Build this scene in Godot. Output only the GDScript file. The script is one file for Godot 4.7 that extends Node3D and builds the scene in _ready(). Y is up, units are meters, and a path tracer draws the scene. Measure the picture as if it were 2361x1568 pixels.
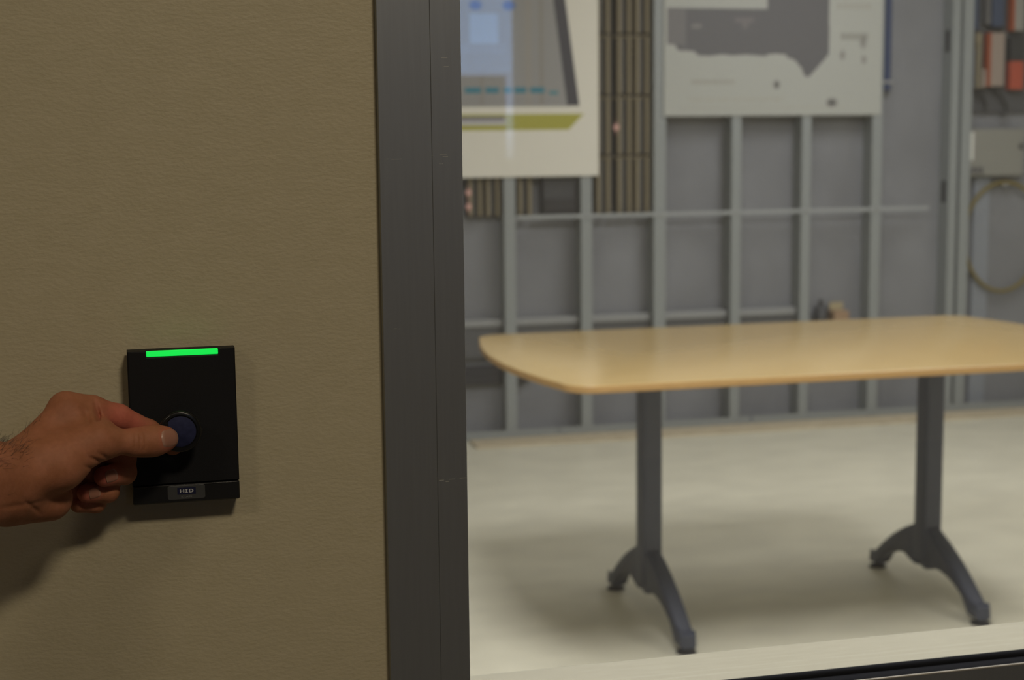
extends Node3D
# A hand holds a round key fob to a card reader on a beige corridor wall; beside it a window looks into a workroom.

# ---------------------------------------------------------------- helpers
var rng := RandomNumberGenerator.new()
var taken := {}

func numbered(called: String) -> String:
	if not taken.has(called):
		taken[called] = 0
		return called
	taken[called] += 1
	return "%s_%03d" % [called, taken[called]]

func mat(c: Color, rough := 0.6, metal := 0.0, spec := 0.5) -> StandardMaterial3D:
	var m := StandardMaterial3D.new()
	m.albedo_color = c
	m.roughness = rough
	m.metallic = metal
	m.metallic_specular = spec
	return m

func rgb8(r: float, g: float, b: float) -> Color:
	return Color(r / 255.0, g / 255.0, b / 255.0)

func noise_tex(freq: float, seed_: int, size := 512, octaves := 4, kind := FastNoiseLite.TYPE_SIMPLEX_SMOOTH) -> NoiseTexture2D:
	var n := FastNoiseLite.new()
	n.noise_type = kind
	n.seed = seed_
	n.frequency = freq
	n.fractal_octaves = octaves
	var t := NoiseTexture2D.new()
	t.width = size
	t.height = size
	t.seamless = true
	t.noise = n
	return t

func noise_color(freq: float, seed_: int, a: Color, b: Color, size := 512, octaves := 4) -> NoiseTexture2D:
	var t := noise_tex(freq, seed_, size, octaves)
	var g := Gradient.new()
	g.set_color(0, a)
	g.set_color(1, b)
	t.color_ramp = g
	return t

func tag(o: Node, label: String, category: String, group := "") -> void:
	o.set_meta("label", label)
	o.set_meta("category", category)
	if group != "":
		o.set_meta("group", group)

func thing(called: String, label: String, category: String, at := Vector3.ZERO, group := "") -> Node3D:
	var o := Node3D.new()
	o.name = numbered(called)
	add_child(o)
	o.position = at
	tag(o, label, category, group)
	return o

func shape(called: String, mesh: Mesh, m: Material, parent: Node = self, at := Vector3.ZERO) -> MeshInstance3D:
	var o := MeshInstance3D.new()
	o.name = numbered(called) if parent == self else called
	o.mesh = mesh
	o.material_override = m
	o.cast_shadow = GeometryInstance3D.SHADOW_CASTING_SETTING_ON
	parent.add_child(o, true)
	o.position = at
	return o

func structure(called: String, mesh: Mesh, m: Material, at := Vector3.ZERO) -> MeshInstance3D:
	var o := shape(called, mesh, m, self, at)
	o.set_meta("kind", "structure")
	return o

func begin() -> SurfaceTool:
	var st := SurfaceTool.new()
	st.begin(Mesh.PRIMITIVE_TRIANGLES)
	return st

func tri(st: SurfaceTool, a: Vector3, b: Vector3, c: Vector3, outward: Vector3) -> void:
	var n := (b - a).cross(c - a)
	if n.length_squared() < 1e-18:
		return
	n = n.normalized()
	if n.dot(outward) > 0.0:
		var s := b
		b = c
		c = s
	else:
		n = -n
	for v in [a, b, c]:
		st.set_normal(n)
		st.add_vertex(v)

func quad(st: SurfaceTool, a: Vector3, b: Vector3, c: Vector3, d: Vector3, outward: Vector3) -> void:
	tri(st, a, b, c, outward)
	tri(st, a, c, d, outward)

# chamfered box between two corners
func add_box(st: SurfaceTool, lo: Vector3, hi: Vector3, bev := 0.0) -> void:
	var c := (lo + hi) / 2.0
	var h := (hi - lo) / 2.0
	bev = minf(bev, minf(h.x, minf(h.y, h.z)) * 0.9)
	for ax in 3:
		var u := (ax + 1) % 3
		var w := (ax + 2) % 3
		for s in [-1.0, 1.0]:
			var p := []
			for k in [[-1, -1], [1, -1], [1, 1], [-1, 1]]:
				var v := Vector3.ZERO
				v[ax] = s * h[ax]
				v[u] = k[0] * (h[u] - bev)
				v[w] = k[1] * (h[w] - bev)
				p.append(c + v)
			var n := Vector3.ZERO
			n[ax] = s
			quad(st, p[0], p[1], p[2], p[3], n)
	if bev <= 0.0:
		return
	for ax in 3:
		var u := (ax + 1) % 3
		var w := (ax + 2) % 3
		for su in [-1.0, 1.0]:
			for sw in [-1.0, 1.0]:
				var p := []
				for k in [[-1, 0], [1, 0], [1, 1], [-1, 1]]:
					var v := Vector3.ZERO
					v[ax] = k[0] * (h[ax] - bev)
					v[u] = su * (h[u] - (0.0 if k[1] == 0 else bev))
					v[w] = sw * (h[w] - (bev if k[1] == 0 else 0.0))
					p.append(c + v)
				var n := Vector3.ZERO
				n[u] = su
				n[w] = sw
				quad(st, p[0], p[1], p[2], p[3], n)
	for sx in [-1.0, 1.0]:
		for sy in [-1.0, 1.0]:
			for sz in [-1.0, 1.0]:
				var s := Vector3(sx, sy, sz)
				tri(st, c + s * Vector3(h.x, h.y - bev, h.z - bev), c + s * Vector3(h.x - bev, h.y, h.z - bev), c + s * Vector3(h.x - bev, h.y - bev, h.z), s)

func box(lo: Vector3, hi: Vector3, bev := 0.0) -> ArrayMesh:
	var st := begin()
	add_box(st, lo, hi, bev)
	return st.commit()

# a closed outline (x, z) raised through rings of [inset, y]; smooth sides
func loft(outline: PackedVector2Array, rings: Array) -> ArrayMesh:
	var st := begin()
	var n := outline.size()
	var cen := Vector2.ZERO
	for p in outline:
		cen += p / n
	var nor := PackedVector2Array()
	for i in n:
		var t := outline[(i + 1) % n] - outline[(i + n - 1) % n]
		var q := Vector2(t.y, -t.x).normalized()
		if q.dot(outline[i] - cen) < 0.0:
			q = -q
		nor.append(q)
	var rows := []
	for r in rings:
		var row := PackedVector3Array()
		for i in n:
			var p: Vector2 = outline[i] - nor[i] * float(r[0])
			row.append(Vector3(p.x, r[1], p.y))
		rows.append(row)
	for k in rows.size() - 1:
		for i in n:
			var j := (i + 1) % n
			var o := Vector3(nor[i].x + nor[j].x, 0, nor[i].y + nor[j].y)
			var rise: float = rings[k + 1][1] - rings[k][1]
			var gone: float = rings[k + 1][0] - rings[k][0]
			o = o.normalized() * absf(rise) + Vector3(0, signf(rise) * gone, 0)
			quad(st, rows[k][i], rows[k][j], rows[k + 1][j], rows[k + 1][i], o)
	for e in [[0, Vector3.DOWN], [rows.size() - 1, Vector3.UP]]:
		var flat := PackedVector2Array()
		for v in rows[e[0]]:
			flat.append(Vector2(v.x, v.z))
		var ix := Geometry2D.triangulate_polygon(flat)
		for t in range(0, ix.size(), 3):
			tri(st, rows[e[0]][ix[t]], rows[e[0]][ix[t + 1]], rows[e[0]][ix[t + 2]], e[1] * signf(rings[-1][1] - rings[0][1]))
	return st.commit()

# an outline (z, y) with thickness along x, chamfered
func slab_x(outline: PackedVector2Array, half: float, bev: float) -> ArrayMesh:
	var m := loft(outline, [[bev, -half], [0.0, -half + bev], [0.0, half - bev], [bev, half]])
	var st := begin()
	# loft gives (z, x, y): turn to (x, y, z) with a proper rotation
	st.append_from(m, 0, Transform3D(Basis(Vector3(0, 0, 1), Vector3(1, 0, 0), Vector3(0, 1, 0)), Vector3.ZERO))
	return st.commit()

# a disc-like solid turned about z: profile of [radius, z]
func add_lathe_z(st: SurfaceTool, prof: Array, at: Vector3, seg := 64) -> void:
	for k in prof.size() - 1:
		for i in seg:
			var a := TAU * i / seg
			var b := TAU * (i + 1) / seg
			var m := (a + b) / 2.0
			var p := []
			for q in [[a, k], [b, k], [b, k + 1], [a, k + 1]]:
				p.append(at + Vector3(cos(q[0]) * prof[q[1]][0], sin(q[0]) * prof[q[1]][0], prof[q[1]][1]))
			var dr: float = prof[k + 1][0] - prof[k][0]
			var dz: float = prof[k + 1][1] - prof[k][1]
			var o := Vector3(cos(m) * dz, sin(m) * dz, -dr)
			quad(st, p[0], p[1], p[2], p[3], o)

func add_tube(st: SurfaceTool, pts: PackedVector3Array, r: float, sides := 8, closed := false, r_end := -1.0) -> void:
	var n := pts.size()
	var rows := []
	var side := Vector3.ZERO
	for i in n:
		var a := pts[(i + n - 1) % n] if closed or i > 0 else pts[i]
		var b := pts[(i + 1) % n] if closed or i < n - 1 else pts[i]
		var t := (b - a).normalized()
		if side == Vector3.ZERO:
			side = t.cross(Vector3(0.13, 0.97, 0.21)).normalized()
		side = (side - t * side.dot(t)).normalized()
		var up := t.cross(side)
		var rr := r if r_end < 0.0 else lerpf(r, r_end, float(i) / (n - 1))
		var row := PackedVector3Array()
		for k in sides:
			var g := TAU * k / sides
			row.append(pts[i] + (side * cos(g) + up * sin(g)) * rr)
		rows.append(row)
	for i in (n if closed else n - 1):
		var j := (i + 1) % n
		var mid := (pts[i] + pts[j]) / 2.0
		for k in sides:
			var l := (k + 1) % sides
			quad(st, rows[i][k], rows[i][l], rows[j][l], rows[j][k], (rows[i][k] + rows[j][l]) / 2.0 - mid)

func smooth(m: ArrayMesh) -> ArrayMesh:
	# merge vertices and share normals between faces that meet at less than about 50 degrees
	var arr := m.surface_get_arrays(0)
	var v: PackedVector3Array = arr[Mesh.ARRAY_VERTEX]
	var nn: PackedVector3Array = arr[Mesh.ARRAY_NORMAL]
	var by := {}
	for i in v.size():
		var key := Vector3i((v[i] * 200000.0).round())
		if not by.has(key):
			by[key] = []
		by[key].append(i)
	var res := nn.duplicate()
	for key in by:
		for i in by[key]:
			var s := Vector3.ZERO
			for j in by[key]:
				if nn[i].dot(nn[j]) > 0.64:
					s += nn[j]
			res[i] = s.normalized()
	arr[Mesh.ARRAY_NORMAL] = res
	var out := ArrayMesh.new()
	out.add_surface_from_arrays(Mesh.PRIMITIVE_TRIANGLES, arr)
	return out

# ---------------------------------------------------------------- lamps
func ceiling_lamp(at: Vector3, size: Vector2, energy: float, col: Color, label: String, group: String) -> void:
	var t := thing("ceiling_light", label, "light", at, group)
	var st := begin()
	var w := size.x / 2.0
	var d := size.y / 2.0
	add_box(st, Vector3(-w - 0.02, -0.01, -d - 0.02), Vector3(-w, 0.05, d + 0.02))
	add_box(st, Vector3(w, -0.01, -d - 0.02), Vector3(w + 0.02, 0.05, d + 0.02))
	add_box(st, Vector3(-w, -0.01, -d - 0.02), Vector3(w, 0.05, -d))
	add_box(st, Vector3(-w, -0.01, d), Vector3(w, 0.05, d + 0.02))
	shape("frame", st.commit(), mat(rgb8(225, 225, 222), 0.5), t)
	var glow := mat(rgb8(240, 240, 235), 0.6)
	glow.emission_enabled = true
	glow.emission = col
	glow.emission_energy_multiplier = 1.2
	shape("diffuser", box(Vector3(-w, 0.0, -d), Vector3(w, 0.012, d)), glow, t)
	var l := AreaLight3D.new()
	l.name = "lamp_glow"
	l.area_size = size
	l.area_normalize_energy = true
	l.light_energy = energy
	l.light_color = col
	l.shadow_enabled = true
	l.area_range = 12.0
	l.area_attenuation = 2.0
	t.add_child(l)
	l.rotation_degrees = Vector3(-90, 0, 0)
	l.position = Vector3(0, -0.015, 0)

# ---------------------------------------------------------------- the hand: a field of tapered capsules
var cap_a := PackedVector3Array()
var cap_ba := PackedVector3Array()
var cap_inv := PackedFloat32Array()
var cap_r := PackedFloat32Array()
var cap_dr := PackedFloat32Array()
var cap_group := PackedInt32Array()
var blend := PackedFloat32Array([0.011, 0.0035, 0.003, 0.003, 0.003])

func field(p: Vector3, use: PackedInt32Array) -> float:
	var r := 9.0
	var g := -1
	var o := 9.0
	var e := 0.01
	# the capsules come sorted by group: finish one group, then join it to the rest
	for i in use:
		var pa := p - cap_a[i]
		var ba := cap_ba[i]
		var h := clampf(pa.dot(ba) * cap_inv[i], 0.0, 1.0)
		var d := (pa - ba * h).length() - cap_r[i] - cap_dr[i] * h
		if cap_group[i] != g:
			if g == 0:
				r = o
			elif g > 0:
				var k := 0.0035 if g > 1 else 0.006
				var q := maxf(k - absf(r - o), 0.0)
				r = minf(r, o) - q * q / k * 0.25
			g = cap_group[i]
			e = blend[g]
			o = d
		else:
			var q := maxf(e - absf(o - d), 0.0)
			o = minf(o, d) - q * q / e * 0.25
	if g == 0:
		r = o
	elif g > 0:
		var k := 0.0035 if g > 1 else 0.006
		var q := maxf(k - absf(r - o), 0.0)
		r = minf(r, o) - q * q / k * 0.25
	if absf(r) < 0.004 and p.x > -0.13:
		r += creases(p)
	return r

var folds: Array = []       # [point, axis along which the fold is thin, width, depth, reach]
func creases(p: Vector3) -> float:
	var s := 0.0
	for f in folds:
		var q: Vector3 = p - f[0]
		var reach: float = f[4]
		var l := q.length_squared()
		if l > reach * reach:
			continue
		var u: float = q.dot(f[1]) / f[2]
		if absf(u) < 3.0:
			s += f[3] * exp(-u * u) * (1.0 - l / (reach * reach))
	return s

func all_caps() -> PackedInt32Array:
	return PackedInt32Array(range(cap_a.size()))

func build_field(lo: Vector3, hi: Vector3, cell: float) -> Array:
	var B := 8
	var nb := Vector3i(((hi - lo) / (cell * B)).ceil())
	var dim := nb * B + Vector3i.ONE
	var vert_of := {}
	var vals := {}
	var pos := PackedVector3Array()
	var quads := []
	var edge := B * cell
	var everyone := all_caps()
	var active := []
	for bz in nb.z:
		for by in nb.y:
			for bx in nb.x:
				var mid := lo + (Vector3(bx, by, bz) + Vector3.ONE * 0.5) * edge
				var ds := PackedFloat32Array()
				var least := 9.0
				for i in everyone:
					var pa := mid - cap_a[i]
					var h := clampf(pa.dot(cap_ba[i]) * cap_inv[i], 0.0, 1.0)
					var d := (pa - cap_ba[i] * h).length() - cap_r[i] - cap_dr[i] * h
					ds.append(d)
					least = minf(least, d)
				if absf(least) > edge * 0.87 + 0.010 and least > 0.0 or least < -edge * 0.87 - 0.004:
					continue
				var use := PackedInt32Array()
				for i in everyone:
					if ds[i] < maxf(least, 0.0) + edge * 1.74 + 0.006:
						use.append(i)
				active.append([Vector3i(bx, by, bz) * B, use])
	for a in active:
		var o: Vector3i = a[0]
		for z in B + 1:
			for y in B + 1:
				for x in B + 1:
					var k: int = (o.x + x) + dim.x * ((o.y + y) + dim.y * (o.z + z))
					if not vals.has(k):
						vals[k] = field(lo + Vector3(o.x + x, o.y + y, o.z + z) * cell, a[1])
	var sy := dim.x
	var sz := dim.x * dim.y
	var off := [0, 1, sy, sy + 1, sz, sz + 1, sz + sy, sz + sy + 1]
	var edges := [[0, 1], [2, 3], [4, 5], [6, 7], [0, 2], [1, 3], [4, 6], [5, 7], [0, 4], [1, 5], [2, 6], [3, 7]]
	for a in active:
		var o: Vector3i = a[0]
		for z in B:
			for y in B:
				for x in B:
					var k: int = (o.x + x) + dim.x * ((o.y + y) + dim.y * (o.z + z))
					var v := PackedFloat32Array()
					var inside := 0
					for q in off:
						var w: float = vals[k + q]
						v.append(w)
						if w < 0.0:
							inside += 1
					if inside == 0 or inside == 8:
						continue
					var sum := Vector3.ZERO
					var n := 0
					for e in edges:
						var f0 := v[e[0]]
						var f1 := v[e[1]]
						if (f0 < 0.0) != (f1 < 0.0):
							var t := f0 / (f0 - f1)
							var p0 := Vector3(e[0] & 1, (e[0] >> 1) & 1, e[0] >> 2)
							var p1 := Vector3(e[1] & 1, (e[1] >> 1) & 1, e[1] >> 2)
							sum += p0.lerp(p1, t)
							n += 1
					vert_of[k] = pos.size()
					pos.append(lo + (Vector3(o.x + x, o.y + y, o.z + z) + sum / n) * cell)
	var index := PackedInt32Array()
	for k in vert_of:
		var f0: float = vals[k]
		for ax in 3:
			var step: int = [1, sy, sz][ax]
			if not vals.has(k + step):
				continue
			var f1: float = vals[k + step]
			if (f0 < 0.0) == (f1 < 0.0):
				continue
			var u: int = [sy, sz, 1][ax]
			var w: int = [sz, 1, sy][ax]
			if not (vert_of.has(k - u) and vert_of.has(k - w) and vert_of.has(k - u - w)):
				continue
			var a: int = vert_of[k]
			var b: int = vert_of[k - u]
			var c: int = vert_of[k - u - w]
			var d: int = vert_of[k - w]
			if f0 < 0.0:
				index.append_array([a, c, b, a, d, c])
			else:
				index.append_array([a, b, c, a, c, d])
	var nor := PackedVector3Array()
	nor.resize(pos.size())
	for i in range(0, index.size(), 3):
		var fn := (pos[index[i + 2]] - pos[index[i]]).cross(pos[index[i + 1]] - pos[index[i]])
		for q in 3:
			nor[index[i + q]] += fn
	for i in nor.size():
		nor[i] = nor[i].normalized()
	return [pos, nor, index]

# follows a line from outside to the skin
func skin_at(p: Vector3, dir: Vector3, use: PackedInt32Array) -> Vector3:
	for i in 40:
		var d := field(p, use)
		if d < 0.00008:
			break
		p += dir * d * 0.8
	return p

func nail(parent: Node, called: String, mid: Vector3, along: Vector3, out_dir: Vector3, hl: float, hw: float, m: Material) -> void:
	along = (along - out_dir * along.dot(out_dir)).normalized()
	var across := out_dir.cross(along).normalized()
	var use := all_caps()
	var NU := 14
	var NV := 14
	var pts := []
	var cols := []
	for i in NU + 1:
		for j in NV + 1:
			var u := lerpf(-1.0, 1.0, float(i) / NU)
			var v := lerpf(-1.0, 1.0, float(j) / NV)
			# a rounded oblong: squeeze the square onto it
			var uu := u * sqrt(1.0 - 0.36 * v * v)
			var vv := v * sqrt(1.0 - 0.30 * u * u)
			var start := mid + along * uu * hl + across * vv * hw + out_dir * 0.02
			var s := skin_at(start, -out_dir, use)
			var rim := maxf(absf(u), absf(v))
			var lift := 0.0004 if rim < 0.99 else -0.0003
			if u > 0.95:
				lift = 0.0007
			pts.append(s + out_dir * lift)
			cols.append(Color(0.36, 0.25, 0.165) if u > 0.86 else (Color(0.36, 0.165, 0.115) if u > -0.62 else Color(0.41, 0.23, 0.17)))
	var st := begin()
	for i in NU:
		for j in NV:
			var q := [i * (NV + 1) + j, i * (NV + 1) + j + 1, (i + 1) * (NV + 1) + j + 1, (i + 1) * (NV + 1) + j]
			for t in [[0, 1, 2], [0, 2, 3]]:
				var a: Vector3 = pts[q[t[0]]]
				var b: Vector3 = pts[q[t[1]]]
				var c: Vector3 = pts[q[t[2]]]
				var n := (b - a).cross(c - a).normalized()
				var ids := [q[t[0]], q[t[1]], q[t[2]]]
				if n.dot(out_dir) > 0.0:
					ids = [q[t[0]], q[t[2]], q[t[1]]]
				else:
					n = -n
				for id in ids:
					st.set_normal(n)
					st.set_color(cols[id])
					st.add_vertex(pts[id])
	shape(called, smooth(st.commit()), m, parent)

# ---------------------------------------------------------------- prints
func fill_poly(im: Image, poly: PackedVector2Array, c: Color) -> void:
	var lo := poly[0]
	var hi := poly[0]
	for p in poly:
		lo = lo.min(p)
		hi = hi.max(p)
	for y in range(maxi(0, int(lo.y)), mini(im.get_height(), int(hi.y) + 1)):
		for x in range(maxi(0, int(lo.x)), mini(im.get_width(), int(hi.x) + 1)):
			if Geometry2D.is_point_in_polygon(Vector2(x + 0.5, y + 0.5), poly):
				im.set_pixel(x, y, c)

func fill_spot(im: Image, cx: float, cy: float, rx: float, ry: float, c: Color, soft := 0.5) -> void:
	for y in range(maxi(0, int(cy - ry)), mini(im.get_height(), int(cy + ry) + 1)):
		for x in range(maxi(0, int(cx - rx)), mini(im.get_width(), int(cx + rx) + 1)):
			var q := Vector2((x - cx) / rx, (y - cy) / ry).length()
			if q < 1.0:
				im.set_pixel(x, y, im.get_pixel(x, y).lerp(c, clampf((1.0 - q) / soft, 0.0, 1.0)))

func print_quad(lo: Vector2, hi: Vector2, z: float) -> ArrayMesh:
	var st := begin()
	for k in [[0, 0], [0, 1], [1, 1], [0, 0], [1, 1], [1, 0]]:
		st.set_normal(Vector3.BACK)
		st.set_uv(Vector2(k[0], 1 - k[1]))
		st.add_vertex(Vector3(lo.x if k[0] == 0 else hi.x, lo.y if k[1] == 0 else hi.y, z))
	return st.commit()

# ---------------------------------------------------------------- the scene
func _ready() -> void:
	rng.seed = 20
	look()
	corridor()
	window()
	workroom()
	studs()
	back_wall_things()
	posters()
	table()
	reader()
	fob()
	hand()

func look() -> void:
	var cam := Camera3D.new()
	cam.name = "camera"
	add_child(cam)
	var lens := CameraAttributesPhysical.new()
	lens.frustum_focal_length = 53.57
	lens.frustum_focus_distance = 1.19
	lens.frustum_near = 0.05
	lens.frustum_far = 100.0
	lens.exposure_aperture = 8.6
	cam.attributes = lens
	cam.keep_aspect = Camera3D.KEEP_HEIGHT
	cam.fov = rad_to_deg(2.0 * atan(784.0 / 3500.0))
	cam.near = 0.05
	cam.transform = Transform3D(Basis(Vector3.UP, -0.24599548) * Basis(Vector3.RIGHT, -0.13118557) * Basis(Vector3.BACK, -0.01088421), Vector3(0, 1.3, 1.231))
	cam.current = true
	var env := Environment.new()
	env.background_mode = Environment.BG_SKY
	var sky := Sky.new()
	var sm := ProceduralSkyMaterial.new()
	sm.sky_top_color = rgb8(120, 160, 230)
	sm.sky_horizon_color = rgb8(170, 200, 245)
	sm.ground_bottom_color = rgb8(120, 130, 140)
	sm.ground_horizon_color = rgb8(165, 185, 215)
	sm.sky_energy_multiplier = 1.5
	sm.ground_energy_multiplier = 1.2
	sky.sky_material = sm
	env.sky = sky
	env.tonemap_mode = Environment.TONE_MAPPER_LINEAR
	env.tonemap_exposure = 1.0
	env.sdfgi_enabled = true
	env.ssao_enabled = true
	env.ssil_enabled = true
	var we := WorldEnvironment.new()
	we.name = "world"
	we.environment = env
	add_child(we)
	var warm := rgb8(255, 238, 208)
	var white := rgb8(250, 250, 252)
	# corridor: two troffers over the reader wall
	ceiling_lamp(Vector3(0.48, 2.56, 1.67), Vector2(0.32, 0.32), 1.95, warm, "ceiling light panel over the corridor beside the window", "corridor ceiling lights")
	ceiling_lamp(Vector3(-1.35, 2.56, 1.75), Vector2(0.32, 0.32), 0.62, warm, "ceiling light panel over the corridor away from the window", "corridor ceiling lights")
	# workroom
	ceiling_lamp(Vector3(0.8, 2.71, -1.35), Vector2(0.6, 1.2), 6.2, white, "ceiling light panel in the workroom between window and table", "workroom ceiling lights")
	ceiling_lamp(Vector3(3.0, 2.71, -3.6), Vector2(0.6, 1.2), 2.6, white, "ceiling light panel in the workroom between table and stud wall", "workroom ceiling lights")
	ceiling_lamp(Vector3(3.2, 2.71, -1.35), Vector2(0.6, 1.2), 3.2, white, "ceiling light panel in the workroom at the window's far side", "workroom ceiling lights")

func corridor() -> void:
	var paint := mat(rgb8(191, 181, 154), 0.55)
	paint.albedo_texture = noise_color(0.012, 3, Color(0.97, 0.97, 0.96), Color(1, 1, 1))
	paint.uv1_triplanar = true
	paint.uv1_world_triplanar = true
	paint.uv1_scale = Vector3(4.4, 8.0, 4.4)
	paint.heightmap_enabled = true
	paint.heightmap_texture = noise_tex(0.03, 7, 1024, 4)
	paint.heightmap_scale = 0.024
	var plain := mat(rgb8(190, 178, 146), 0.6)
	structure("wall_front_left", box(Vector3(-3.4, 0, -0.1), Vector3(0.198, 2.6, 0)), paint)
	structure("wall_front_below", box(Vector3(0.198, 0, -0.1), Vector3(2.6, 0.765, 0)), paint)
	structure("wall_front_above", box(Vector3(0.198, 2.2, -0.1), Vector3(2.6, 2.75, 0)), paint)
	structure("wall_front_right", box(Vector3(2.6, 0, -0.1), Vector3(5.4, 2.75, 0)), paint)
	structure("wall_corridor_left", box(Vector3(-3.5, 0, -0.1), Vector3(-3.4, 2.7, 4.6)), plain)
	structure("wall_corridor_right", box(Vector3(4.2, 0, 0), Vector3(4.3, 2.7, 4.6)), plain)
	structure("floor_corridor", box(Vector3(-3.5, -0.1, 0), Vector3(4.3, 0, 4.6)), mat(rgb8(74, 70, 66), 0.9))
	structure("ceiling_corridor", box(Vector3(-3.5, 2.6, 0), Vector3(4.3, 2.7, 4.6)), mat(rgb8(205, 203, 196), 0.9))
	# the wall behind the camera has a tall window on the daylight
	var rear := mat(rgb8(140, 130, 108), 0.7)
	structure("wall_rear_left", box(Vector3(-3.4, 0, 4.5), Vector3(1.1, 2.6, 4.6)), rear)
	structure("wall_rear_right", box(Vector3(1.488, 0, 4.5), Vector3(4.2, 2.6, 4.6)), rear)
	structure("wall_rear_below", box(Vector3(1.1, 0, 4.5), Vector3(1.488, 1.228, 4.6)), rear)
	structure("wall_rear_above", box(Vector3(1.1, 2.3, 4.5), Vector3(1.488, 2.6, 4.6)), rear)
	structure("wall_rear_infill", box(Vector3(1.1, 1.228, 4.5), Vector3(1.433, 1.545, 4.6)), rear)
	var w := Node3D.new()
	w.name = "window_2"
	add_child(w)
	w.set_meta("kind", "structure")
	var glass := mat(Color(1, 1, 1, 0.04), 0.02)
	glass.transparency = BaseMaterial3D.TRANSPARENCY_ALPHA
	shape("pane", box(Vector3(1.1, 1.228, 4.548), Vector3(1.488, 2.3, 4.552)), glass, w)

func window() -> void:
	var w := Node3D.new()
	w.name = "window_1"
	add_child(w)
	w.set_meta("kind", "structure")
	var metal := mat(rgb8(146, 149, 152), 0.42, 0.65)
	metal.albedo_texture = noise_color(0.01, 11, Color(0.97, 0.97, 0.97), Color(1, 1, 1))
	metal.uv1_triplanar = true
	metal.uv1_world_triplanar = true
	metal.uv1_scale = Vector3(40, 1.5, 40)
	# left jamb, in two lengths of profile with a hairline joint
	shape("jamb", box(Vector3(0.198, 0.765, -0.1), Vector3(0.2412, 2.2, 0.010), 0.0003), metal, w)
	shape("glazing_stop", box(Vector3(0.2413, 0.765, -0.016), Vector3(0.2665, 2.2, 0.00995), 0.0003), metal, w)
	shape("inner_stop", box(Vector3(0.2416, 0.765, -0.1), Vector3(0.2665, 2.2, -0.0225), 0.0008), metal, w)
	shape("rail", box(Vector3(0.2667, 0.765, -0.0225), Vector3(2.6, 0.805, 0.010), 0.0011), metal, w)
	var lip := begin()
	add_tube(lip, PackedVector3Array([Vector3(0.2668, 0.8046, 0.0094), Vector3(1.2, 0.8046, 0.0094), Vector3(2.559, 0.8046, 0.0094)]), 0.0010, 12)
	shape("edge_bead", smooth(lip.commit()), mat(rgb8(214, 210, 200), 0.4, 0.5), w)  # bead paler than the frame, added to draw the highlight along the rail
	shape("head", box(Vector3(0.2667, 2.17, -0.1), Vector3(2.6, 2.2, 0.010), 0.001), metal, w)
	shape("right_jamb", box(Vector3(2.56, 0.805, -0.1), Vector3(2.6, 2.17, 0.010), 0.001), metal, w)
	var st := begin()
	var bead := PackedVector3Array()
	for i in 9:
		bead.append(Vector3(lerpf(0.2668, 2.56, i / 8.0), 0.8055, -0.0112))
	add_tube(st, bead, 0.0050, 12)
	add_box(st, Vector3(0.2668, 0.8049, -0.0162), Vector3(2.559, 0.8056, 0.0078), 0.0002)  # flat black strip added over the rail top, its shade put into colour
	shape("gasket_and_shade_strip", smooth(st.commit()), mat(rgb8(28, 29, 33), 0.85, 0.0, 0.2), w)
	var cream := mat(rgb8(158, 153, 131), 0.5)
	cream.albedo_texture = noise_color(0.02, 21, Color(0.95, 0.95, 0.94), Color(1, 1, 1))
	cream.uv1_triplanar = true
	cream.uv1_world_triplanar = true
	cream.uv1_scale = Vector3(1.5, 10, 14)
	shape("sill", box(Vector3(0.2667, 0.766, -0.101), Vector3(2.6, 0.805, -0.0228), 0.001), cream, w)
	var glass := mat(Color(1, 1, 1, 0.03), 0.01)
	glass.transparency = BaseMaterial3D.TRANSPARENCY_ALPHA
	shape("pane", box(Vector3(0.2668, 0.8052, -0.0222), Vector3(2.559, 2.169, -0.0164)), glass, w)
	# bare-metal scratches on the jamb
	st = begin()
	for s in [[0.2037, 1.2855, 0.0022], [0.2078, 1.2853, 0.0034], [0.2118, 1.2853, 0.0026], [0.2146, 1.2854, 0.0018],
			[0.2500, 1.3660, 0.0052], [0.2522, 1.3592, 0.0040], [0.2410, 1.2880, 0.0012], [0.2475, 1.2888, 0.0060], [0.2500, 1.2868, 0.0044], [0.2470, 1.2810, 0.0012], [0.2492, 1.2810, 0.0012],
			[0.2068, 1.1472, 0.0026], [0.2108, 1.1470, 0.0016], [0.2425, 1.0180, 0.0040], [0.2510, 1.0184, 0.0050], [0.2600, 1.0188, 0.0058], [0.2480, 1.0166, 0.0030]]:
		add_box(st, Vector3(s[0], s[1], 0.0099), Vector3(s[0] + s[2], s[1] + 0.00032, 0.01005))
	var o := shape("scratch_marks", st.commit(), mat(rgb8(190, 188, 180), 0.5), w)
	o.set_meta("kind", "stuff")

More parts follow.
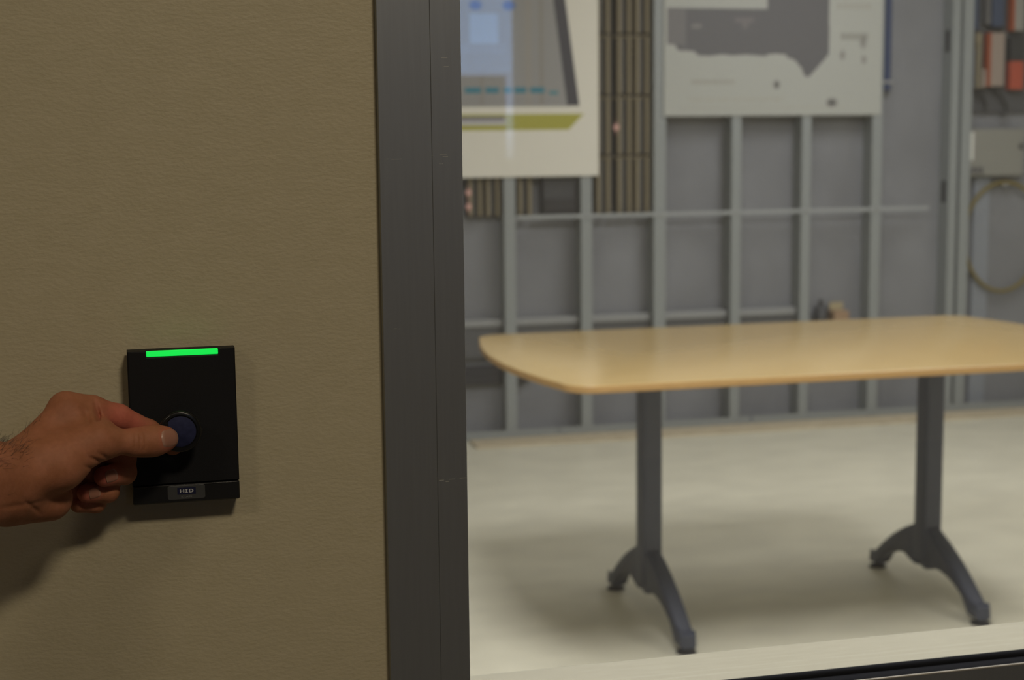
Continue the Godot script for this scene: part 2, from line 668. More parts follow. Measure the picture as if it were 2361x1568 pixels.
func workroom() -> void:
	var fl := mat(rgb8(225, 220, 197), 0.34)
	fl.albedo_texture = noise_color(0.008, 5, Color(0.93, 0.93, 0.93), Color(1, 1, 1), 1024, 5)
	fl.uv1_triplanar = true
	fl.uv1_world_triplanar = true
	fl.uv1_scale = Vector3(0.4, 0.4, 0.7)
	structure("floor", box(Vector3(-3.0, -0.1, -5.3), Vector3(5.4, 0, -0.1)), fl)
	var soft := mat(rgb8(222, 222, 220), 0.8)
	structure("ceiling", box(Vector3(-3.0, 2.75, -5.3), Vector3(5.4, 2.85, -0.1)), mat(rgb8(222, 220, 212), 0.9))
	structure("wall_left", box(Vector3(-3.1, 0, -5.3), Vector3(-3.0, 2.75, -0.1)), mat(rgb8(120, 122, 124), 0.8))
	structure("wall_right", box(Vector3(5.4, 0, -5.3), Vector3(5.5, 2.75, 0)), soft)
	var grey := mat(rgb8(127, 129, 133), 0.75)
	grey.albedo_texture = noise_color(0.006, 8, Color(0.88, 0.88, 0.88), Color(1, 1, 1))
	grey.uv1_triplanar = true
	grey.uv1_world_triplanar = true
	grey.uv1_scale = Vector3(0.7, 0.5, 0.7)
	structure("wall_back", box(Vector3(-3.0, 0, -5.3), Vector3(5.4, 2.75, -5.19)), grey)
	# bare strip where the floor paint stops short of the stud wall
	var bare := mat(rgb8(206, 194, 168), 0.9)
	bare.albedo_texture = noise_color(0.03, 15, Color(0.82, 0.80, 0.77), Color(1, 1, 1))
	bare.uv1_triplanar = true
	bare.uv1_world_triplanar = true
	bare.uv1_scale = Vector3(0.8, 3, 3)
	structure("trim_1", box(Vector3(1.39, 0, -5.095), Vector3(5.2, 0.010, -4.945), 0.002), bare)

# a C-shaped steel stud: web on the left, flanges front and back
func stud(x0: float, x1: float, label: String, slots: Array, m: Material) -> void:
	var t := thing("steel_stud", label, "stud", Vector3(x0, 0.003, -5.19), "studs of the unfinished wall")
	var w := x1 - x0
	var top := 2.74
	shape("front_flange", box(Vector3(0, 0, 0.088), Vector3(w, top, 0.090)), m, t)
	shape("back_flange", box(Vector3(0, 0, 0.001), Vector3(w, top, 0.0025)), m, t)
	var st := begin()
	var y := 0.0
	var wx := 0.0
	for s in slots + [[top, top]]:
		add_box(st, Vector3(wx, y, 0.0025), Vector3(wx + 0.0015, s[0], 0.088))
		if s[1] > s[0]:
			add_box(st, Vector3(wx, s[0], 0.0025), Vector3(wx + 0.0015, s[1], 0.026))
			add_box(st, Vector3(wx, s[0], 0.064), Vector3(wx + 0.0015, s[1], 0.088))
		y = s[1]
	shape("web", st.commit(), m, t)
	for s in slots:
		shape("slot_shade", box(Vector3(-0.001, s[0] + 0.001, 0.027), Vector3(0.006, s[1] - 0.001, 0.063), 0.001), mat(rgb8(46, 48, 54), 0.7), t)  # dark fill stands for the shade inside the open slot
	var lx := w - 0.0015 - wx
	shape("lip", box(Vector3(lx, 0, 0.076), Vector3(lx + 0.0015, top, 0.088)), m, t)

func studs() -> void:
	var m := mat(rgb8(135, 140, 140), 0.55, 0.1)
	var S := [[1.561, 1.611, "grey steel stud at the rounded end of the table, left of the black junction box"],
		[1.905, 1.954, "grey steel stud between black junction box and tan terminal blocks"],
		[2.239, 2.294, "grey steel stud in the gap between the two posters"],
		[2.603, 2.648, "grey steel stud under the map print, first from the terminal blocks"],
		[2.939, 2.984, "grey steel stud under the pointed tip of the map print"],
		[3.284, 3.333, "grey steel stud under the map print beside the small carton"],
		[3.676, 3.716, "slotted grey steel stud forming the left half of the double post"],
		[3.733, 3.783, "grey steel stud forming the right half of the double post"]]
	for s in S:
		var slots := [[0.985, 1.088], [1.673, 1.775]] if s[0] == 3.676 else []
		stud(s[0], s[1], s[2], slots, m)
	# floor track in lengths, with gaps at the joints
	var parts := [[0.9, 1.795], [1.803, 2.70], [2.712, 3.30], [3.312, 5.2]]
	var names := ["under the green-banded poster", "below the gap between the posters", "below the middle of the map print", "below the double post and modules"]
	for i in 4:
		var t := thing("floor_track", "grey steel floor track of the stud wall " + names[i], "track", Vector3(parts[i][0], 0, -5.19), "floor track lengths")
		var l: float = parts[i][1] - parts[i][0]
		shape("front_lip", box(Vector3(0, 0.0, 0.091), Vector3(l, 0.042, 0.093)), m, t)
		shape("base", box(Vector3(0, 0.0, 0.0), Vector3(l, 0.0025, 0.091)), m, t)
	# added strap, in place of a pale line reflected in the glass
	var strap := thing("reflection_strap", "thin pale strip across the stud faces, standing in for a reflected line", "strap", Vector3(1.615, 0.968, -5.098), "")
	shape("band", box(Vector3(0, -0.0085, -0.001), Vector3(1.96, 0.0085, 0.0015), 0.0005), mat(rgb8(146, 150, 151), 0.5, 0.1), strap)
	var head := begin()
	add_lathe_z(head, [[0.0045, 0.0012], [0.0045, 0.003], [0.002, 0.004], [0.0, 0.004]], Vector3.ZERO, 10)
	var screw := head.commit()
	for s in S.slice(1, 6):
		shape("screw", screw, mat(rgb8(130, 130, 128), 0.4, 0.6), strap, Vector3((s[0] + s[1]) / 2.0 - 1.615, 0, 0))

func back_wall_things() -> void:
	var grey := mat(rgb8(138, 139, 138), 0.6, 0.1)
	var lid := mat(rgb8(138, 140, 141), 0.5, 0.1)
	# wireway lengths on the wall between the studs
	var t: Node3D
	var bays := [[1.124, 1.558, "by the window jamb"], [1.614, 1.902, "under the black junction box"], [1.957, 2.236, "under the tan terminal blocks"], [2.297, 2.600, "left of the map's first stud"], [2.651, 2.936, "right of the map's first stud"]]
	for b in bays:
		t = thing("wireway", "grey wireway length on the back wall, " + b[2], "wireway", Vector3(b[0], 0.36, -5.19), "wireway lengths between the studs")
		var l: float = b[1] - b[0]
		shape("body", box(Vector3(0, 0, 0.001), Vector3(l, 0.135, 0.045), 0.002), mat(rgb8(80, 81, 83), 0.7), t)
		shape("lid", box(Vector3(0, 0.135, 0.001), Vector3(l, 0.168, 0.055), 0.003), lid, t)
	for b in [[1.124, 1.558, "left of the first stud"], [1.614, 1.68, "right of the first stud"]]:
		t = thing("cable_trough", "black cable trough low on the back wall, " + b[2], "trough", Vector3(b[0], 0.245, -5.19), "black troughs below the wireway")
		var l: float = b[1] - b[0]
		shape("body", box(Vector3(0, 0, 0.001), Vector3(l, 0.075, 0.05), 0.003), mat(rgb8(36, 37, 42), 0.6), t)
		shape("rib", box(Vector3(0, 0.05, 0.05), Vector3(l, 0.056, 0.054), 0.001), mat(rgb8(50, 51, 56), 0.6), t)
	# terminal blocks
	var tan_ := mat(rgb8(120, 111, 89), 0.7)
	var core := mat(rgb8(40, 42, 50), 0.7)
	var mid := mat(rgb8(74, 74, 74), 0.7)
	var rows := [0.9686, 1.2238, 1.4821, 1.7433, 2.0]
	var cols := [[2.0155, "left column"], [2.1122, "middle column"], [2.1945, "right column"]]
	var level := ["lowest row", "second row up", "third row up", "top row"]
	for r in 4:
		for c in cols:
			terminal(c[0], rows[r], rows[r + 1] - rows[r], 0.0225, "tan terminal block between the two posters, %s, %s" % [c[1], level[r]], tan_, core, mid)
	for c in [[1.4415, "behind the window jamb"], [1.519, "left of the first stud"], [1.661, "right of the first stud"]]:
		terminal(c[0], 0.9686, 0.2552, 0.021, "tan terminal block showing below the green-banded poster, " + c[1], tan_, core, mid)
	t = thing("junction_box", "black junction box showing below the green-banded poster between two studs", "box", Vector3(1.742, 0.972, -5.19))
	shape("body", box(Vector3(0, 0, 0.001), Vector3(0.155, 0.24, 0.06), 0.004), mat(rgb8(58, 59, 62), 0.6), t)
	shape("cover", box(Vector3(0.012, 0.012, 0.06), Vector3(0.143, 0.07, 0.066), 0.002), mat(rgb8(40, 40, 44), 0.5), t)
	# pink wire tags
	for p in [[1.409, 1.078, "lower half of the tan blocks by the window jamb"], [1.409, 1.018, "foot of the tan blocks by the window jamb"], [2.071, 1.348, "tan blocks between the posters"]]:
		t = thing("wire_tag", "small pink wire tag at the " + p[2], "tag", Vector3(p[0], p[1], -5.118), "pink wire tags")
		shape("sleeve", box(Vector3(-0.011, -0.011, 0), Vector3(0.011, 0.011, 0.006), 0.002), mat(rgb8(205, 160, 150), 0.7), t)
		shape("wire", box(Vector3(-0.002, -0.03, 0.001), Vector3(0.002, 0.03, 0.004)), mat(rgb8(170, 130, 120), 0.7), t)
	# carton and tool standing on a bracket behind the table
	t = thing("wall_bracket", "small grey shelf bracket on the back wall carrying a carton", "bracket", Vector3(3.0, 0.445, -5.19))
	shape("shelf", box(Vector3(0.0, 0, 0.001), Vector3(0.25, 0.006, 0.09), 0.001), grey, t)
	shape("flange", box(Vector3(0.0, -0.05, 0.001), Vector3(0.25, 0.0, 0.006), 0.001), grey, t)
	t = thing("carton", "small tan carton on the wall bracket behind the table", "box", Vector3(3.118, 0.4515, -5.19))
	shape("body", box(Vector3(0, 0, 0.01), Vector3(0.075, 0.052, 0.075), 0.001), mat(rgb8(150, 124, 98), 0.8), t)
	shape("flap", box(Vector3(0.004, 0.052, 0.012), Vector3(0.071, 0.088, 0.02), 0.001), mat(rgb8(164, 152, 120), 0.8), t)
	t = thing("spray_can", "small dark canister on the wall bracket beside the carton", "can", Vector3(3.068, 0.4515, -5.15))
	var st := begin()
	add_lathe_z(st, [[0.0, 0.0], [0.030, 0.0], [0.030, 0.062], [0.020, 0.075], [0.010, 0.078], [0.010, 0.105], [0.0, 0.107]], Vector3.ZERO, 24)
	var can := shape("body", smooth(st.commit()), mat(rgb8(62, 63, 66), 0.5), t)
	can.rotation_degrees.x = -90
	# blue strip beside the map
	t = thing("blue_conduit", "dark blue conduit running up the wall beside the map print", "conduit", Vector3(3.385, 1.505, -5.168))
	st = begin()
	add_tube(st, PackedVector3Array([Vector3(0, 0, 0), Vector3(0, 0.4, 0), Vector3(0, 1.22, 0)]), 0.018, 14)
	shape("pipe", smooth(st.commit()), mat(rgb8(46, 60, 92), 0.5), t)
	shape("clip", box(Vector3(-0.024, 0.03, -0.022), Vector3(0.024, 0.045, 0.019), 0.002), grey, t)
	# the modules on the far right
	var board := thing("equipment_backboard", "dark grey backboard behind the coloured modules right of the double post", "board", Vector3(3.79, 1.40, -5.19))
	shape("panel", box(Vector3(0, 0, 0.001), Vector3(0.62, 0.95, 0.02), 0.002), mat(rgb8(74, 75, 77), 0.8), board)
	var blue := rgb8(46, 60, 86)
	var black := rgb8(42, 44, 46)
	var orange := rgb8(143, 72, 44)
	var pale := rgb8(141, 128, 118)
	module(3.784, 3.809, 1.510, 1.765, blue, black, 0.30, "narrow blue module next to the double post, lower row")
	module(3.816, 3.845, 1.510, 1.765, rgb8(109, 102, 84), rgb8(123, 114, 92), 0.2, "narrow tan module in the lower row")
	module(3.852, 3.872, 1.515, 1.600, pale, pale, 0.3, "short pale module left of the orange-edged one")
	module(3.8765, 3.963, 1.520, 1.766, pale, orange, -1.0, "white module with an orange left edge, lower row")
	module(3.996, 4.066, 1.506, 1.747, rgb8(158, 70, 49), black, 0.46, "orange-red module with a black upper half")
	module(3.784, 3.822, 1.778, 2.06, blue, black, 0.2, "blue module next to the double post, upper row")
	module(3.862, 3.886, 1.800, 2.06, rgb8(88, 88, 88), black, 0.4, "dark grey module in the upper row")
	module(3.895, 3.955, 1.792, 2.06, rgb8(53, 65, 88), black, 0.2, "dark blue module in the upper row")
	module(3.994, 4.060, 1.774, 2.06, rgb8(134, 132, 126), orange, -1.0, "white module with an orange left edge, upper row")
	# cables hanging from the modules
	for c in [[3.83, 1.508, 0.09, 0.030, "next to the tan module"], [3.92, 1.518, 0.13, 0.05, "under the white and orange module"]]:
		t = thing("hanging_cable", "thin dark cable hanging below the modules, " + c[4], "cable", Vector3(c[0], c[1], -5.13), "cables below the modules")
		var pts := PackedVector3Array()
		for i in 13:
			var a := i / 12.0
			pts.append(Vector3(sin(a * PI) * c[3] + a * 0.04, -sin(a * PI * 0.5) * c[2], -a * 0.022))
		st = begin()
		add_tube(st, pts, 0.007, 8)
		shape("sheath", smooth(st.commit()), mat(rgb8(52, 53, 55), 0.6), t)
		shape("plug", box(Vector3(-0.01, -0.012, -0.01), Vector3(0.01, 0.001, 0.01), 0.002), mat(rgb8(40, 40, 42), 0.6), t)
	# control box
	t = thing("control_box", "pale grey control box on the wall below the coloured modules", "box", Vector3(3.790, 1.108, -5.19))
	shape("body", box(Vector3(0, 0, 0.001), Vector3(0.293, 0.218, 0.06), 0.004), mat(rgb8(128, 128, 121), 0.55), t)
	shape("label_plate", box(Vector3(0.002, 0.075, 0.06), Vector3(0.026, 0.203, 0.0615), 0.0005), mat(rgb8(206, 206, 200), 0.5), t)
	shape("knob", box(Vector3(0.262, 0.125, 0.06), Vector3(0.282, 0.147, 0.072), 0.004), mat(rgb8(70, 70, 70), 0.5), t)
	for i in 4:
		shape("terminal_pin", box(Vector3(0.004 + i * 0.020, 0.012, 0.06), Vector3(0.016 + i * 0.020, 0.042, 0.066), 0.001), mat(rgb8(82, 82, 84), 0.6), t)
	t = thing("reflection_strip", "pale grey strip below the control box, standing in for a reflected band", "duct", Vector3(3.85, 0.003, -5.19))  # added strip in place of a pale band reflected in the window
	shape("cover", box(Vector3(0, 0.0, 0.001), Vector3(0.085, 1.10, 0.02), 0.003), mat(rgb8(126, 131, 138), 0.6), t)
	shape("end_cap", box(Vector3(-0.002, 0.0, 0.001), Vector3(0.087, 0.03, 0.022), 0.002), mat(rgb8(138, 140, 140), 0.6), t)
	# yellow cable coil
	t = thing("yellow_cable", "yellow cable hung in a wide loop below the control box", "cable", Vector3(4.0, 0.82, -5.155))
	st = begin()
	var loop := PackedVector3Array()
	for i in 64:
		var a := TAU * i / 64.0
		loop.append(Vector3(cos(a) * 0.205, sin(a) * 0.257, 0.006 * sin(a * 2.0)))
	add_tube(st, loop, 0.0085, 10, true)
	shape("loop", smooth(st.commit()), mat(rgb8(114, 100, 42), 0.5), t)
	shape("hook", box(Vector3(-0.012, 0.235, -0.034), Vector3(0.012, 0.25, 0.012), 0.002), grey, t)

func terminal(x: float, y: float, h: float, half: float, label: String, tan_: Material, core: Material, mid: Material) -> void:
	var t := thing("terminal_block", label, "terminal block", Vector3(x, y, -5.19), "tan terminal blocks between the studs")
	shape("base", box(Vector3(-half - 0.016, 0.001, 0.001), Vector3(half + 0.016, h - 0.001, 0.03)), core, t)
	shape("clip_field", box(Vector3(-half + 0.010, 0.012, 0.03), Vector3(half - 0.010, h - 0.012, 0.045), 0.002), mid, t)
	for s in [-1.0, 1.0]:
		shape("fanning_strip", box(Vector3(s * half - 0.0085, 0.006, 0.03), Vector3(s * half + 0.0085, h - 0.006, 0.066), 0.003), tan_, t)
	shape("end_bracket", box(Vector3(-half - 0.02, h - 0.009, 0.03), Vector3(half + 0.02, h - 0.001, 0.054), 0.002), tan_, t)

func module(x0: float, x1: float, y0: float, y1: float, c: Color, c2: Color, share: float, label: String) -> void:
	var t := thing("equipment_module", label, "module", Vector3(x0, y0, -5.168), "coloured modules right of the double post")
	var w := x1 - x0
	var h := y1 - y0
	if share < 0.0:
		shape("edge_strip", box(Vector3(0, 0, 0), Vector3(0.015, h, 0.042), 0.002), mat(c2, 0.6), t)
		shape("body", box(Vector3(0.015, 0, 0), Vector3(w, h, 0.04), 0.003), mat(c, 0.6), t)
	else:
		shape("body", box(Vector3.ZERO, Vector3(w, h * (1.0 - share), 0.04), 0.003), mat(c, 0.6), t)
		shape("head", box(Vector3(0, h * (1.0 - share), 0), Vector3(w, h, 0.038), 0.003), mat(c2, 0.6), t)

func posters() -> void:
	var card := mat(rgb8(226, 222, 206), 0.6)
	# the poster with the green band
	var lo := Vector2(0.98, 1.142)
	var hi := Vector2(1.9825, 2.35)
	var W := 416
	var H := 500
	var im := Image.create(W, H, false, Image.FORMAT_RGBA8)
	var sx := W / (hi.x - lo.x)
	var sy := H / (hi.y - lo.y)
	var P := func(x: float, y: float) -> Vector2: return Vector2((x - lo.x) * sx, (hi.y - y) * sy)
	var R := func(x0: float, y0: float, x1: float, y1: float, c: Color) -> void:
		var a: Vector2 = P.call(x0, y1)
		var b: Vector2 = P.call(x1, y0)
		im.fill_rect(Rect2i(int(a.x), int(a.y), maxi(1, int(b.x - a.x)), maxi(1, int(b.y - a.y))), c)
	var paper := rgb8(211, 208, 196)
	im.fill(paper)
	fill_poly(im, PackedVector2Array([P.call(0.98, 1.440), P.call(1.85, 1.440), P.call(1.79, 1.886), P.call(1.728, 2.30), P.call(0.98, 2.30)]), rgb8(136, 136, 135))
	for b in [[1.66, 1.685, 148], [1.57, 1.585, 138], [1.72, 1.74, 139], [1.46, 1.475, 140], [1.34, 1.36, 142]]:
		R.call(b[0], 1.44, b[1], 2.30, rgb8(b[2] - 8, b[2] - 11, b[2] - 16))
	R.call(0.98, 1.58, 1.600, 2.30, rgb8(137, 145, 158))
	R.call(1.42, 1.70, 1.545, 1.825, rgb8(150, 171, 203))
	R.call(0.98, 1.66, 1.575, 1.70, rgb8(139, 149, 167))
	fill_poly(im, PackedVector2Array([P.call(1.844, 1.441), P.call(1.897, 1.441), P.call(1.837, 1.886), P.call(1.775, 2.30), P.call(1.722, 2.30), P.call(1.784, 1.886)]), rgb8(54, 54, 62))
	for b in [[0.98, 1.36], [1.395, 1.465], [1.485, 1.545], [1.565, 1.60], [1.61, 1.665], [1.68, 1.745]]:
		R.call(b[0], 1.494, b[1], 1.517, rgb8(18, 112, 134))
	R.call(1.765, 1.487, 1.805, 1.502, rgb8(56, 120, 132))
	for b in [1.4439, 1.588, 1.30, 1.15]:
		var q: Vector2 = P.call(b, 1.862)
		fill_spot(im, q.x, q.y, 14, 10, rgb8(52, 88, 164), 0.5)
	var green := rgb8(156, 153, 56)
	fill_poly(im, PackedVector2Array([P.call(0.98, 1.340), P.call(1.8473, 1.340), P.call(1.918, 1.408), P.call(0.98, 1.408)]), green)
	R.call(0.98, 1.359, 1.572, 1.397, rgb8(180, 179, 179))
	R.call(0.98, 1.376, 1.568, 1.397, rgb8(120, 119, 126))
	var m := mat(Color.WHITE, 0.55)
	m.albedo_texture = ImageTexture.create_from_image(im)
	m.texture_repeat = false
	var t := thing("poster", "large white poster with a green band and dark slanted post on the studs", "poster")
	shape("board", box(Vector3(lo.x, lo.y, -5.0985), Vector3(hi.x, hi.y, -5.0915), 0.0005), card, t)
	shape("print", print_quad(lo, hi, -5.0912), m, t)
	# the map
	lo = Vector2(2.282, 1.3945)
	hi = Vector2(3.3195, 2.15)
	W = 520
	H = 378
	im = Image.create(W, H, false, Image.FORMAT_RGBA8)
	sx = W / (hi.x - lo.x)
	sy = H / (hi.y - lo.y)
	im.fill(rgb8(163, 165, 159))
	var dark := rgb8(90, 90, 93)
	var coast := PackedVector2Array()
	for p in [[2.2956, 2.12], [3.0561, 2.12], [3.0603, 1.6631], [2.9700, 1.5680], [2.9591, 1.5620], [2.9470, 1.5650], [2.9336, 1.5867], [2.930, 1.603], [2.916, 1.612], [2.9016, 1.6342], [2.890, 1.636], [2.880, 1.645], [2.868, 1.641], [2.8492, 1.6624], [2.80, 1.664], [2.7665, 1.6622], [2.7563, 1.6527], [2.71, 1.657], [2.6638, 1.6600], [2.60, 1.656], [2.55, 1.661], [2.49, 1.653], [2.4405, 1.6556], [2.4203, 1.6742], [2.3461, 1.6776], [2.334, 1.697], [2.326, 1.7035], [2.2956, 1.7108]]:
		coast.append(Vector2((p[0] - lo.x) * sx, (hi.y - p[1]) * sy))
	fill_poly(im, coast, dark)
	var box_of := func(x0: float, y0: float, x1: float, y1: float, c: Color, im_: Image, lo_: Vector2, hi_: Vector2, s: Vector2) -> void:
		im_.fill_rect(Rect2i(int((x0 - lo_.x) * s.x), int((hi_.y - y1) * s.y), maxi(1, int((x1 - x0) * s.x)), maxi(1, int((y1 - y0) * s.y))), c)
	var sc := Vector2(sx, sy)
	box_of.call(2.296, 1.70, 2.375, 1.853, rgb8(106, 105, 106), im, lo, hi, sc)
	box_of.call(2.375, 1.672, 2.382, 1.853, rgb8(111, 110, 111), im, lo, hi, sc)
	box_of.call(2.296, 1.857, 2.764, 2.12, rgb8(163, 165, 159), im, lo, hi, sc)
	box_of.call(2.41, 1.772, 2.455, 1.790, rgb8(120, 118, 117), im, lo, hi, sc)
	box_of.call(2.61, 1.80, 2.70, 1.818, rgb8(110, 106, 108), im, lo, hi, sc)
	box_of.call(2.645, 1.772, 2.675, 1.800, rgb8(108, 105, 106), im, lo, hi, sc)
	# unreadable small print as grey dashes
	for i in 9:
		box_of.call(2.41 + i * 0.023, 1.531, 2.427 + i * 0.023, 1.549, rgb8(146, 145, 136), im, lo, hi, sc)
	for i in 22:
		box_of.call(2.39 + i * 0.021, 1.462 - (i % 3) * 0.004, 2.404 + i * 0.021, 1.472, rgb8(160, 159, 149), im, lo, hi, sc)
	for i in 40:
		box_of.call(2.36 + i * 0.020, 1.425, 2.374 + i * 0.020, 1.431, rgb8(159, 158, 148), im, lo, hi, sc)
	for i in 6:
		box_of.call(3.10 + i * 0.028, 1.86, 3.118 + i * 0.028, 1.885, rgb8(153, 152, 143), im, lo, hi, sc)
	for i in 9:
		box_of.call(3.118 + i * 0.015, 1.725, 3.128 + i * 0.015, 1.756, rgb8(130, 130, 123), im, lo, hi, sc)
	for s in [[2.809, 1.530, 9, 11], [3.0768, 1.4507, 16, 11], [3.225, 1.72, 9, 20], [3.125, 1.66, 8, 13], [3.23, 1.64, 7, 12]]:
		fill_spot(im, (s[0] - lo.x) * sx, (hi.y - s[1]) * sy, s[2], s[3], rgb8(84, 83, 83) if s[1] < 1.6 else rgb8(122, 121, 117), 0.6)
	m = mat(Color.WHITE, 0.55)
	m.albedo_texture = ImageTexture.create_from_image(im)
	m.texture_repeat = false
	t = thing("map_print", "grey and white map print with jagged lower outline fixed to the studs", "map")
	shape("board", box(Vector3(lo.x, lo.y, -5.0985), Vector3(hi.x, hi.y, -5.0935), 0.0005), mat(rgb8(210, 208, 194), 0.6), t)
	shape("print", print_quad(lo, hi, -5.0932), m, t)

func table() -> void:
	var t := thing("table", "long maple-topped table with bowed ends on two dark grey T-shaped legs", "table", Vector3(1.7475, 0, -2.553))
	# outline with bowed ends and rounded corners
	var hx := 0.8425
	var hz := 0.4915
	var bow := 0.075
	var r := 0.075
	var out := PackedVector2Array()
	var ends := []
	for i in 25:
		var z := lerpf(-(hz - r), hz - r, i / 24.0)
		ends.append(Vector2(hx - bow * pow(z / hz, 2.0), z))
	var cx: float = ends[-1].x - r
	for p in ends:
		out.append(p)
	for i in range(1, 9):
		var a := i / 9.0 * PI / 2.0
		out.append(Vector2(cx + cos(a) * r, hz - r + sin(a) * r))
	for i in range(0, 13):
		out.append(Vector2(lerpf(cx, -cx, i / 12.0), hz))
	for i in range(1, 9):
		var a := PI / 2.0 + i / 9.0 * PI / 2.0
		out.append(Vector2(-cx + cos(a) * r, hz - r + sin(a) * r))
	for i in 25:
		out.append(Vector2(-ends[24 - i].x, ends[24 - i].y))
	for i in range(1, 9):
		var a := PI + i / 9.0 * PI / 2.0
		out.append(Vector2(-cx + cos(a) * r, -(hz - r) + sin(a) * r))
	for i in range(0, 13):
		out.append(Vector2(lerpf(-cx, cx, i / 12.0), -hz))
	for i in range(1, 9):
		var a := PI * 1.5 + i / 9.0 * PI / 2.0
		out.append(Vector2(cx + cos(a) * r, -(hz - r) + sin(a) * r))
	var maple := mat(Color.WHITE, 0.2)
	maple.albedo_texture = noise_color(0.02, 31, rgb8(170, 145, 95), rgb8(180, 155, 105), 512, 5)
	maple.uv1_triplanar = true
	maple.uv1_scale = Vector3(0.5, 7.0, 7.0)
	var edge := mat(Color.WHITE, 0.5)
	edge.albedo_texture = noise_color(0.03, 32, rgb8(166, 130, 78), rgb8(180, 144, 90))
	edge.uv1_triplanar = true
	edge.uv1_scale = Vector3(1.5, 20, 1.5)
	shape("edge_band", smooth(loft(out, [[0.004, 0.718], [0.0, 0.721], [0.0, 0.7350], [0.0004, 0.7357]])), edge, t)
	shape("table_top", smooth(loft(out, [[0.0004, 0.7357], [0.0012, 0.7366], [0.0025, 0.737]])), maple, t)
	shape("bounce_panel", smooth(loft(out, [[0.012, 0.7168], [0.012, 0.7180]])), mat(rgb8(196, 196, 196), 0.7), t)  # pale panel added to bounce light into the shadow under the table
	var dark := mat(rgb8(60, 65, 80), 0.5, 0.0)
	for s in [-1.0, 1.0]:
		leg(t, Vector3(s * 0.418, 0, -0.012), dark)
	shape("stretcher", box(Vector3(-0.40, 0.655, -0.027), Vector3(0.40, 0.685, 0.003), 0.002), dark, t)

func leg(t: Node3D, at: Vector3, dark: Material) -> void:
	var g := Node3D.new()
	g.name = "leg"
	t.add_child(g, true)
	g.position = at
	# oval column
	var o := PackedVector2Array()
	for i in 28:
		var a := TAU * i / 28.0
		o.append(Vector2(signf(cos(a)) * pow(absf(cos(a)), 0.32) * 0.0280, signf(sin(a)) * pow(absf(sin(a)), 0.32) * 0.034))
	shape("column", smooth(loft(o, [[0.0, 0.10], [0.0, 0.705]])), dark, g)
	shape("top_plate", box(Vector3(-0.035, 0.705, -0.26), Vector3(0.035, 0.7165, 0.26), 0.002), dark, g)
	# arched foot arms
	for s in [-1.0, 1.0]:
		var up := [[0.0, 0.205], [0.03, 0.203], [0.055, 0.192], [0.09, 0.177], [0.13, 0.157], [0.175, 0.131], [0.22, 0.100], [0.255, 0.073], [0.278, 0.056], [0.292, 0.053], [0.304, 0.048], [0.306, 0.016]]
		var low := [[0.268, 0.016], [0.264, 0.026], [0.25, 0.041], [0.22, 0.059], [0.185, 0.076], [0.145, 0.089], [0.10, 0.096], [0.055, 0.094], [0.03, 0.088], [0.0, 0.085]]
		var pts := PackedVector2Array()
		for p in up + low:
			pts.append(Vector2(p[0] * s, p[1]))
		shape("foot_arm", smooth(slab_x(pts, 0.022, 0.006)), dark, g)
		var st := begin()
		add_lathe_z(st, [[0.0, 0.0], [0.026, 0.0], [0.026, 0.005], [0.014, 0.009], [0.009, 0.010], [0.009, 0.018], [0.0, 0.018]], Vector3.ZERO, 20)
		var pad := shape("levelling_pad", smooth(st.commit()), mat(rgb8(44, 44, 48), 0.6), g, Vector3(0, 0.0005, s * 0.288))
		pad.rotation_degrees.x = -90

